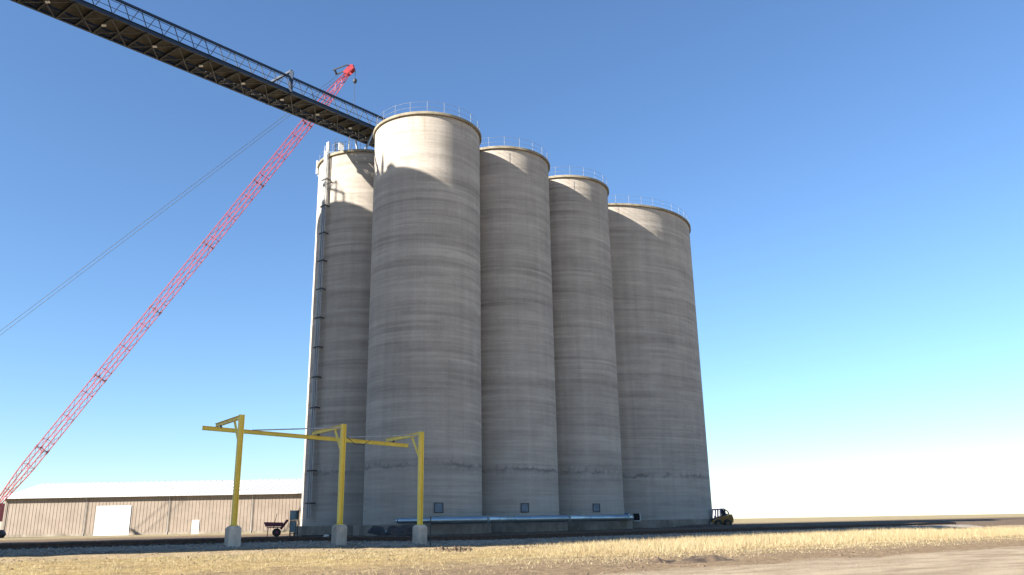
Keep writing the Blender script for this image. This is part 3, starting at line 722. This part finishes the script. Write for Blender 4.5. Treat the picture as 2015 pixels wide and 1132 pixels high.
# ------------------------------------------------------------------ railway siding
for off, lab in ((47.35, 'rusty near rail of the siding in front of the silos'), (48.79, 'rusty far rail of the siding in front of the silos')):
    g = MB()
    aa = np.arange(-12, 95, 1.0)
    for wd, z0, z1 in ((.14, 0, .02), (.03, .02, .12), (.07, .12, .165)):
        V = []
        for a in aa:
            x, y = xy(a, off); zz = rl(a)+.03
            for sx, sz in ((-1, z0), (1, z0), (1, z1), (-1, z1)):
                V.append((x+B.x*sx*wd/2, y+B.y*sx*wd/2, zz+sz))
        n_ = len(aa); g.add(V, [(i*4+k, i*4+(k+1) % 4, (i+1)*4+(k+1) % 4, (i+1)*4+k) for i in range(n_-1) for k in range(4)])
    tag(g.build('rail', M['rail']), lab, 'rail', 'rails of the siding')
g = MB(); base = None
for i in range(120):
    a = 3+i*.6
    if base is None:
        g.box((0, 0, 0), (.22, 2.4, .16)); base = g.build('sleeper', M['tie']); o = base
    else: o = base.copy(); C.objects.link(o)
    x, y = xy(a, 48.07); o.location = (x, y, rl(a)-.055); o.rotation_euler = (0, 0, math.atan2(A.y, A.x)+random.uniform(-.02, .02))
    tag(o, 'weathered wooden sleeper half buried under the rusty rails', 'sleeper', 'sleepers of the siding')

# ------------------------------------------------------------------ skid steer loader
q = ray(1419, 1041, 89)
SK = thing('skid_steer', 'yellow skid steer loader with blue cab right of the widest silo', 'loader', (q.x, q.y, q.z+.16), R_(6))
k = .95
def sp(poly, y0, y1, nm, m, par=None):
    g = MB(); g.prism([(x*k, z*k) for x, z in poly], y0*k, y1*k); return g.build(nm, m, par or SK)
sp([(-.95, .35), (1.05, .35), (1.30, .55), (1.32, 1.02), (.95, 1.12), (.30, 1.10), (-.30, .80), (-.85, .72)], -.52, .52, 'body', M['mach'])
sp([(.98, 1.125), (1.30, 1.04), (1.30, 1.10), (1.0, 1.18)], -.5, .5, 'engine_cover', M['dark'])
cabm = MB()
cabm.bar((-.66*k, 0, 1.92*k), (.36*k, 0, 1.96*k), 1.12*k, .07)
cab = cabm.build('cab', M['cabblue'], SK)
for y in (-.50, .50):
    cabm = MB()
    for a_, b_ in (((-.78, .72), (-.62, 1.88)), ((-.62, 1.88), (.35, 1.92)), ((.35, 1.92), (.75, 1.65)), ((.75, 1.65), (.92, 1.14)), ((-.12, .85), (-.05, 1.88)), ((.42, 1.12), (.42, 1.88)), ((.42, 1.38), (.84, 1.38))):
        cabm.bar((a_[0]*k, y*k, a_[1]*k), (b_[0]*k, y*k, b_[1]*k), .10, .10)
    cabm.build('side_frame', M['cabblue'], cab)
g = MB(); g.box((.12*k, 0, 1.0*k), (.5*k, .5*k, .14*k)); g.box((.34*k, 0, 1.28*k), (.12*k, .48*k, .55*k)); g.build('seat', M['dark'], cab)
g = MB(); g.box((.42*k, 0, 1.45*k), (.03, .85*k, .75*k)); g.build('rear_screen', M['dark'], cab)
for y in (-.485, .485):
    g = MB()
    for q_ in range(9): g.box(((-.02+q_*.055)*k, y*k, 1.46*k), (.016, .014, .84*k))
    for q_ in range(9): g.box((.20*k, y*k, (1.08+q_*.095)*k), (.46*k, .016, .014))
    g.build('side_mesh', M['dark'], cab)
g = MB(); g.bar((-.70*k, -.35*k, .78*k), (-.52*k, -.22*k, 1.22*k), .05); g.bar((-.70*k, .35*k, .78*k), (-.52*k, .22*k, 1.22*k), .05); g.build('control_lever', M['dark'], cab)
for y in (-.42, .42):
    g = MB(); g.tube([(-.70*k, y*k, 1.78*k), (-.63*k, y*k, 1.78*k)], .06, 12); g.build('work_lamp', M['galv'], cab)
for y in (-.66, .66):
    sp([(.95, 1.05), (1.20, 1.18), (1.05, 1.36), (.3, 1.22), (-.55, .98), (-1.15, .72), (-1.28, .30), (-1.12, .28), (-.98, .62), (-.45, .84), (.35, 1.05)], y-.07, y+.07, 'loader_arm', M['mach'])
sp([(-1.30, .55), (-1.36, .10), (-1.95, .03), (-2.0, .06), (-1.48, .22), (-1.40, .60)], -.82, .82, 'bucket', M['bucket'])
for y in (-.80, -.0 + .80):
    g = MB(); g.tube([(-.5*k, y*.8*k, .6*k), (-1.2*k, y*.8*k, .45*k)], .04, 8); g.build('cylinder', M['galv'], SK)
ax = Matrix.Rotation(R_(90), 3, 'X')
for x in (-.50, .56):
    for y in (-.68, .68):
        g = MB(); c = (x*k, y*k, .40*k); g.lathe([(.2, -.13), (.36, -.14), (.40, -.09), (.40, .09), (.36, .14), (.2, .13)], 28, c, True, ax)
        for i in range(16):
            a_ = 2*math.pi*i/16; g.box((c[0]+.40*math.cos(a_), c[1], c[2]+.40*math.sin(a_)), (.05, .26, .05), Matrix.Rotation(-a_, 3, 'Y'))
        wh = g.build('wheel', M['rubber'], SK)
        g = MB(); g.lathe([(.01, -.07), (.21, -.10), (.21, .10), (.01, .07)], 20, c, False, ax); g.build('rim', M['mudrim'], wh)

# ------------------------------------------------------------------ far things: tan building, white trailer
t = thing('farm_building', 'long tan metal building with white roof behind the leftmost silo', 'building', (-50, 122, .4))
x0, x1, y0, y1 = -74, -26, 122, 142; e, rg = 6.0, 8.3
g = MB(); g.add([(x0, y0, .2), (x1, y0, .2), (x1, y1, .2), (x0, y1, .2), (x0, y0, e), (x1, y0, e), (x1, y1, e), (x0, y1, e), (x0, (y0+y1)/2, rg-.1), (x1, (y0+y1)/2, rg-.1)],
      [(0, 1, 5, 4), (2, 3, 7, 6), (1, 2, 6, 9, 5), (3, 0, 4, 8, 7)])
for i in range(96): g.box((x0+.25+i*.5, y0-.015, (e+.2)/2), (.06, .03, e-.3))
g.build('wall', M['tan'], t, True)
g = MB(); ym = (y0+y1)/2
for s_ in (-1, 1):
    ye = ym+s_*(ym-y0+.6); ze = e-.15
    g.add([(x0-.5, ye, ze), (x1+.5, ye, ze), (x1+.5, ym, rg), (x0-.5, ym, rg), (x0-.5, ye, ze+.12), (x1+.5, ye, ze+.12), (x1+.5, ym, rg+.12), (x0-.5, ym, rg+.12)],
          [(0, 1, 2, 3), (4, 5, 6, 7), (0, 1, 5, 4), (0, 3, 7, 4), (1, 2, 6, 5)])
for i in range(54): g.bar((x0+i*.9, y0-.55, e+.02), (x0+i*.9, ym, rg+.16), .05, .06)
rf = g.build('roof', M['roofwhite'], t, True)
g = MB(); g.box((-58, y0-.05, 2.4), (5, .06, 4.4))
for i in range(6): g.box((-58, y0-.085, .6+i*.72), (4.9, .02, .05))
d_ = g.build('overhead_door', M['trailer'], t, True)
g = MB(); g.bar((x0-.5, y0-.68, e-.12), (x1+.5, y0-.68, e-.12), .14, .13); g.build('gutter', M['galv'], t, True)
for xx in (x0+.4, -62, -50, -38, x1-.4):
    g = MB(); g.tube([(xx, y0-.66, e-.15), (xx, y0-.12, e-.55), (xx, y0-.12, .5)], .05, 6); g.build('downpipe', M['galv'], t, True)
g = MB(); g.box(((x0+x1)/2, y0-.03, .55), (x1-x0, .08, .5)); g.build('skirting', M['found'], t, True)
g = MB(); g.box((-46, y0-.05, 1.35), (1.0, .06, 2.1)); d_ = g.build('door', M['whitepaint'], t, True)
g = MB(); g.tube([(-45.62, y0-.1, 1.3), (-45.62, y0-.1, 1.45)], .03, 6); g.build('handle', M['dark'], d_, True)
tq = ray(1408, 1018, 128)
t = thing('box_trailer', 'white box trailer far behind the skid steer', 'trailer', (tq.x-3.2, tq.y, .4), 0)
g = MB(); g.box((0, 0, 1.75), (8.0, 2.4, 1.75))
for i in range(15): g.box((-3.7+i*.53, -1.21, 1.75), (.04, .03, 1.65))
g.build('box', M['trailer'], t)
g = MB(); g.box((0, 0, .82), (8.0, .9, .14)); g.box((3.4, -.6, .45), (.12, .12, .75)); g.box((3.4, .6, .45), (.12, .12, .75)); g.build('chassis', M['dark'], t)
for x in (-2.9, -1.9):
    for y in (-1.0, 1.0):
        g = MB(); g.lathe([(.2, -.12), (.42, -.12), (.45, 0), (.42, .12), (.2, .12)], 20, (x, y, .43), True, ax); wh = g.build('wheel', M['rubber'], t)
        g = MB(); g.lathe([(.01, -.1), (.21, -.1), (.21, .1), (.01, .1)], 16, (x, y, .43), False, ax); g.build('rim', M['galv'], wh)

# ------------------------------------------------------------------ mounds, clods
def mound(name, px, py, Y, L_, W_, H_, label, seed, rz=0):
    q = ray(px, py, Y); n = 34; V = []; F = []
    for j in range(n):
        for i in range(n):
            u = -1.25+2.5*i/(n-1); v = -1.25+2.5*j/(n-1)
            h = math.exp(-2.4*(u*u+v*v))*(.7+.6*fbm(np.array([u*2.1+seed]), np.array([v*2.1]), seed)[0])
            lx, ly = u*L_/2*1.4, v*W_/2*1.4
            x = q.x+lx*math.cos(rz)-ly*math.sin(rz); y = q.y+lx*math.sin(rz)+ly*math.cos(rz)
            nz = .22*(fbm(np.array([x*4.5]), np.array([y*4.5]), seed+3, 3)[0]-.5)*min(1, h*3)
            V.append((x-q.x, y-q.y, zg1(x, y)+H_*h+nz-.05))
    F = [(j*n+i, j*n+i+1, (j+1)*n+i+1, (j+1)*n+i) for j in range(n-1) for i in range(n-1)]
    g = MB(); g.add(V, F, True); o = g.build(name, M['moundsoil']); o.location = (q.x, q.y, 0)
    return tag(o, label, 'dirt mound')
mound('dirt_mound', 1385, 1100, 27.5, 2.3, 1.0, .29, 'mound of dark brown soil in the tall dry grass at right', 5, R_(30))
mound('dirt_mound', 1302, 1102, 27.5, 1.0, .7, .18, 'small brown soil heap left of the larger mound in dry grass', 8, R_(30))
mound('dirt_mound', 1385, 1042, 80, 7.0, 2.6, .35, 'low bank of brown dirt along the foot of the widest silo', 12, R_(30))
mound('dirt_mound', 800, 1056, 57.2, 4.2, 1.8, .22, 'low brown dirt heap under the scrap metal', 15, R_(8))
def rocks(name, n, sampler, smin, smax, m, flat=.6):
    pts = sampler(n); n = len(pts); V = np.zeros((n, 6, 3)); base = np.array([[1, 0, 0], [-1, 0, 0], [0, 1, 0], [0, -1, 0], [0, 0, 1], [0, 0, -1]], float)
    s = rng.uniform(smin, smax, (n, 1, 1))*np.clip(rng.lognormal(0, .35, (n, 1, 1)), .5, 2.5)
    V[:] = base[None]*(1+.5*(rng.random((n, 6, 1))-.5))
    an = rng.uniform(0, 2*np.pi, n); c, sn = np.cos(an)[:, None], np.sin(an)[:, None]
    x = V[..., 0]*c-V[..., 1]*sn; y = V[..., 0]*sn+V[..., 1]*c
    V[..., 0] = x; V[..., 1] = y; V[..., 2] *= flat; V *= s; V += pts[:, None, :]
    F0 = np.array([[0, 2, 4], [2, 1, 4], [1, 3, 4], [3, 0, 4], [2, 0, 5], [1, 2, 5], [3, 1, 5], [0, 3, 5]])
    F = (F0[None]+6*np.arange(n)[:, None, None]).reshape(-1, 3)
    me = bpy.data.meshes.new(name); me.from_pydata(V.reshape(-1, 3).tolist(), [], F.tolist()); me.update(); me.materials.append(m)
    o = bpy.data.objects.new(name, me); C.objects.link(o); return o
def samp_ab(a0, a1, b0, b1, zoff=0.0, fn=None):
    def f(n):
        a = rng.uniform(a0, a1, n); b = rng.uniform(b0, b1, n); x, y = xy(a, b)
        kk = np.abs(x) < .66*y+1
        if fn is not None: kk &= fn(a, b, x, y)
        x, y, a, b = x[kk], y[kk], a[kk], b[kk]
        z = zg(x, y)+zoff
        return np.stack([x, y, z], -1)
    return f
def bedz(n):
    a = rng.uniform(0, 80, n); b = rng.uniform(44.5, 47.3, n); x, y = xy(a, b)
    return np.stack([x, y, zg(x, y, False)+np.interp(b, [44.3, 44.8, 46.4, 47.0, 49.6, 50.2], [-.06, .02, .05, .06, .03, -.05])], -1)
tag(rocks('ballast_stones', 26000, bedz, .022, .065, M['gravel']), 'grey crushed stone along the siding', 'gravel', kind='stuff')
tag(rocks('soil_clods', 9000, samp_ab(-5, 75, 16.2, 42, .0, lambda a, b, x, y: fbm(x*.35, y*.35, 31) > np.interp(b, [16, 20.5, 24, 36, 38, 42], [.42, .50, .60, .60, .50, .56])), .014, .065, M['dirtpile']), 'brown clods and crumbs of soil in the verge', 'soil', kind='stuff')
def clod_spots(n):
    out = []
    for px, py in ((868, 1084), (876, 1086), (884, 1085), (896, 1088), (903, 1086), (912, 1085), (918, 1082), (1050, 1076), (1030, 1078)):
        q = ray(px, py, 40); d = (q-Vector((0, 0, EYE))); tt = (0.0-EYE)/d.z
        for k_ in range(14):
            x = d.x*tt+rng.normal(0, .25); y = d.y*tt+rng.normal(0, .25); out.append((x, y, zg1(x, y)+.02))
    return np.array(out)
tag(rocks('upturned_sods', 1, clod_spots, .05, .12, M['moundsoil'], .9), 'dark upturned sods on the bare strip', 'sods', kind='stuff')

# ------------------------------------------------------------------ dry grass
def grass_mat():
    m, t, p = mat('dry_grass_blades')
    at = t.nodes.new('ShaderNodeAttribute'); at.attribute_name = 'tint'
    out = t.nodes['Material Output']
    d = t.nodes.new('ShaderNodeBsdfDiffuse'); tr = t.nodes.new('ShaderNodeBsdfTranslucent'); mx = t.nodes.new('ShaderNodeMixShader'); mx.inputs[0].default_value = .3
    L(t, at.outputs['Color'], d.inputs[0]); L(t, at.outputs['Color'], tr.inputs[0]); L(t, d.outputs[0], mx.inputs[1]); L(t, tr.outputs[0], mx.inputs[2]); L(t, mx.outputs[0], out.inputs[0])
    return m
def grass(name, n, region, hfun, lean, wid, label):
    a0, a1, b0, b1 = region
    a = rng.uniform(a0, a1, n); b = rng.uniform(b0, b1, n); x, y = xy(a, b)
    h, keep = hfun(a, b, x, y); keep &= np.abs(x) < .66*y+1
    x, y, h = x[keep], y[keep], h[keep]; n = len(x)
    z = zg(x, y)-.01; an = rng.uniform(0, 2*np.pi, n); ln = rng.uniform(lean[0], lean[1], n)*h; la = rng.uniform(0, 2*np.pi, n)
    hh = h*np.sqrt(np.clip(1-np.minimum(lean[1], .97)**2*rng.random(n), .05, 1))*rng.uniform(.55, 1.1, n)
    wd = rng.uniform(wid[0], wid[1], n)
    V = np.zeros((n, 5, 3)); dx, dy = np.cos(an)*wd/2, np.sin(an)*wd/2
    lx, ly = np.cos(la)*ln, np.sin(la)*ln
    V[:, 0] = np.stack([x-dx, y-dy, z], -1); V[:, 1] = np.stack([x+dx, y+dy, z], -1)
    V[:, 2] = np.stack([x+dx*.8+lx*.35, y+dy*.8+ly*.35, z+hh*.6], -1); V[:, 3] = np.stack([x-dx*.8+lx*.35, y-dy*.8+ly*.35, z+hh*.6], -1)
    V[:, 4] = np.stack([x+lx, y+ly, z+hh], -1)
    o = 5*np.arange(n)[:, None]
    tri = np.concatenate([o+np.array([[0, 1, 2]]), o+np.array([[0, 2, 3]]), o+np.array([[3, 2, 4]])], 0).astype(np.int32)
    me = bpy.data.meshes.new(name); me.vertices.add(5*n); me.vertices.foreach_set('co', V.reshape(-1).astype(np.float32))
    me.loops.add(tri.size); me.loops.foreach_set('vertex_index', tri.reshape(-1))
    me.polygons.add(len(tri)); me.polygons.foreach_set('loop_start', np.arange(0, tri.size, 3, dtype=np.int32))
    me.update(calc_edges=True)
    c1_, c2_, c3_, c4_ = (np.array(q) for q in ((.45, .35, .19), (.53, .46, .315), (.30, .21, .095), (.21, .21, .085)))
    r = rng.random(n)[:, None]; pt = np.clip((fbm(x*.3, y*.3, 41)-.35)*3, 0, 1)[:, None]
    col = c1_*(1-r)+c2_*r; col = col*(1-.35*(1-pt))+c3_*.35*(1-pt)
    gr = (rng.random(n)[:, None] < .16*pt); col = np.where(gr, c4_, col)
    col = np.repeat(np.concatenate([col, np.ones((n, 1))], 1)[:, None, :], 5, 1)
    ca = me.color_attributes.new('tint', 'FLOAT_COLOR', 'POINT'); ca.data.foreach_set('color', col.reshape(-1).astype(np.float32))
    me.materials.append(GM); ob = bpy.data.objects.new(name, me); C.objects.link(ob)
    return tag(ob, label, 'grass', kind='stuff')
GM = grass_mat()
def h_straw(a, b, x, y):
    p = fbm(x*.45, y*.45, 51)*.55+fbm(x*2.1, y*2.1, 53, 2)*.45; q = fbm(a*.12, b*.9, 61)
    dens = np.interp(b, [19, 22, 25, 29, 31, 36.5, 38.8, 40.5, 43], [.10, .40, .62, .70, .95, .95, .35, .1, .03])*np.clip((p*.6+q*.4-.38)*6, .04, 1)
    return rng.uniform(.07, .17, len(a)), rng.random(len(a)) < dens
def tallmask(a, x, y, b):
    side = np.interp(x/np.maximum(y, 1), [-.02, .06, .2, .3], [0, .35, .9, 1.0])
    return side*np.interp(b, [21, 24.5, 27, 41.5, 43.4, 44.2], [0, .2, 1, 1, .6, 0])
def h_tall(a, b, x, y):
    m = tallmask(a, x, y, b); p = fbm(x*.5, y*.5, 71)*.5+fbm(x*1.9, y*1.9, 73, 2)*.5
    return (.17+.28*m)*rng.uniform(.6, 1.15, len(a))*(.45+1.1*p), rng.random(len(a)) < m*np.clip((p-.33)*5, .08, 1)
grass('straw_grass', 330000, (-14, 62, 19, 43), h_straw, (.3, 1.6), (.006, .016), 'flattened golden straw over the verge')
grass('tall_dry_grass', 210000, (14, 70, 20.5, 44.2), h_tall, (.1, .55), (.005, .013), 'tall dry golden grass standing along the shadow edge')
def h_weed(a, b, x, y):
    p = fbm(x*.8, y*.8, 81); return rng.uniform(.08, .35, len(a)), rng.random(len(a)) < np.clip((p-.62)*4, 0, .5)
grass('track_weeds', 9000, (0, 70, 43.6, 46.8), h_weed, (.1, .6), (.006, .014), 'sparse dry weeds in the gravel by the siding')
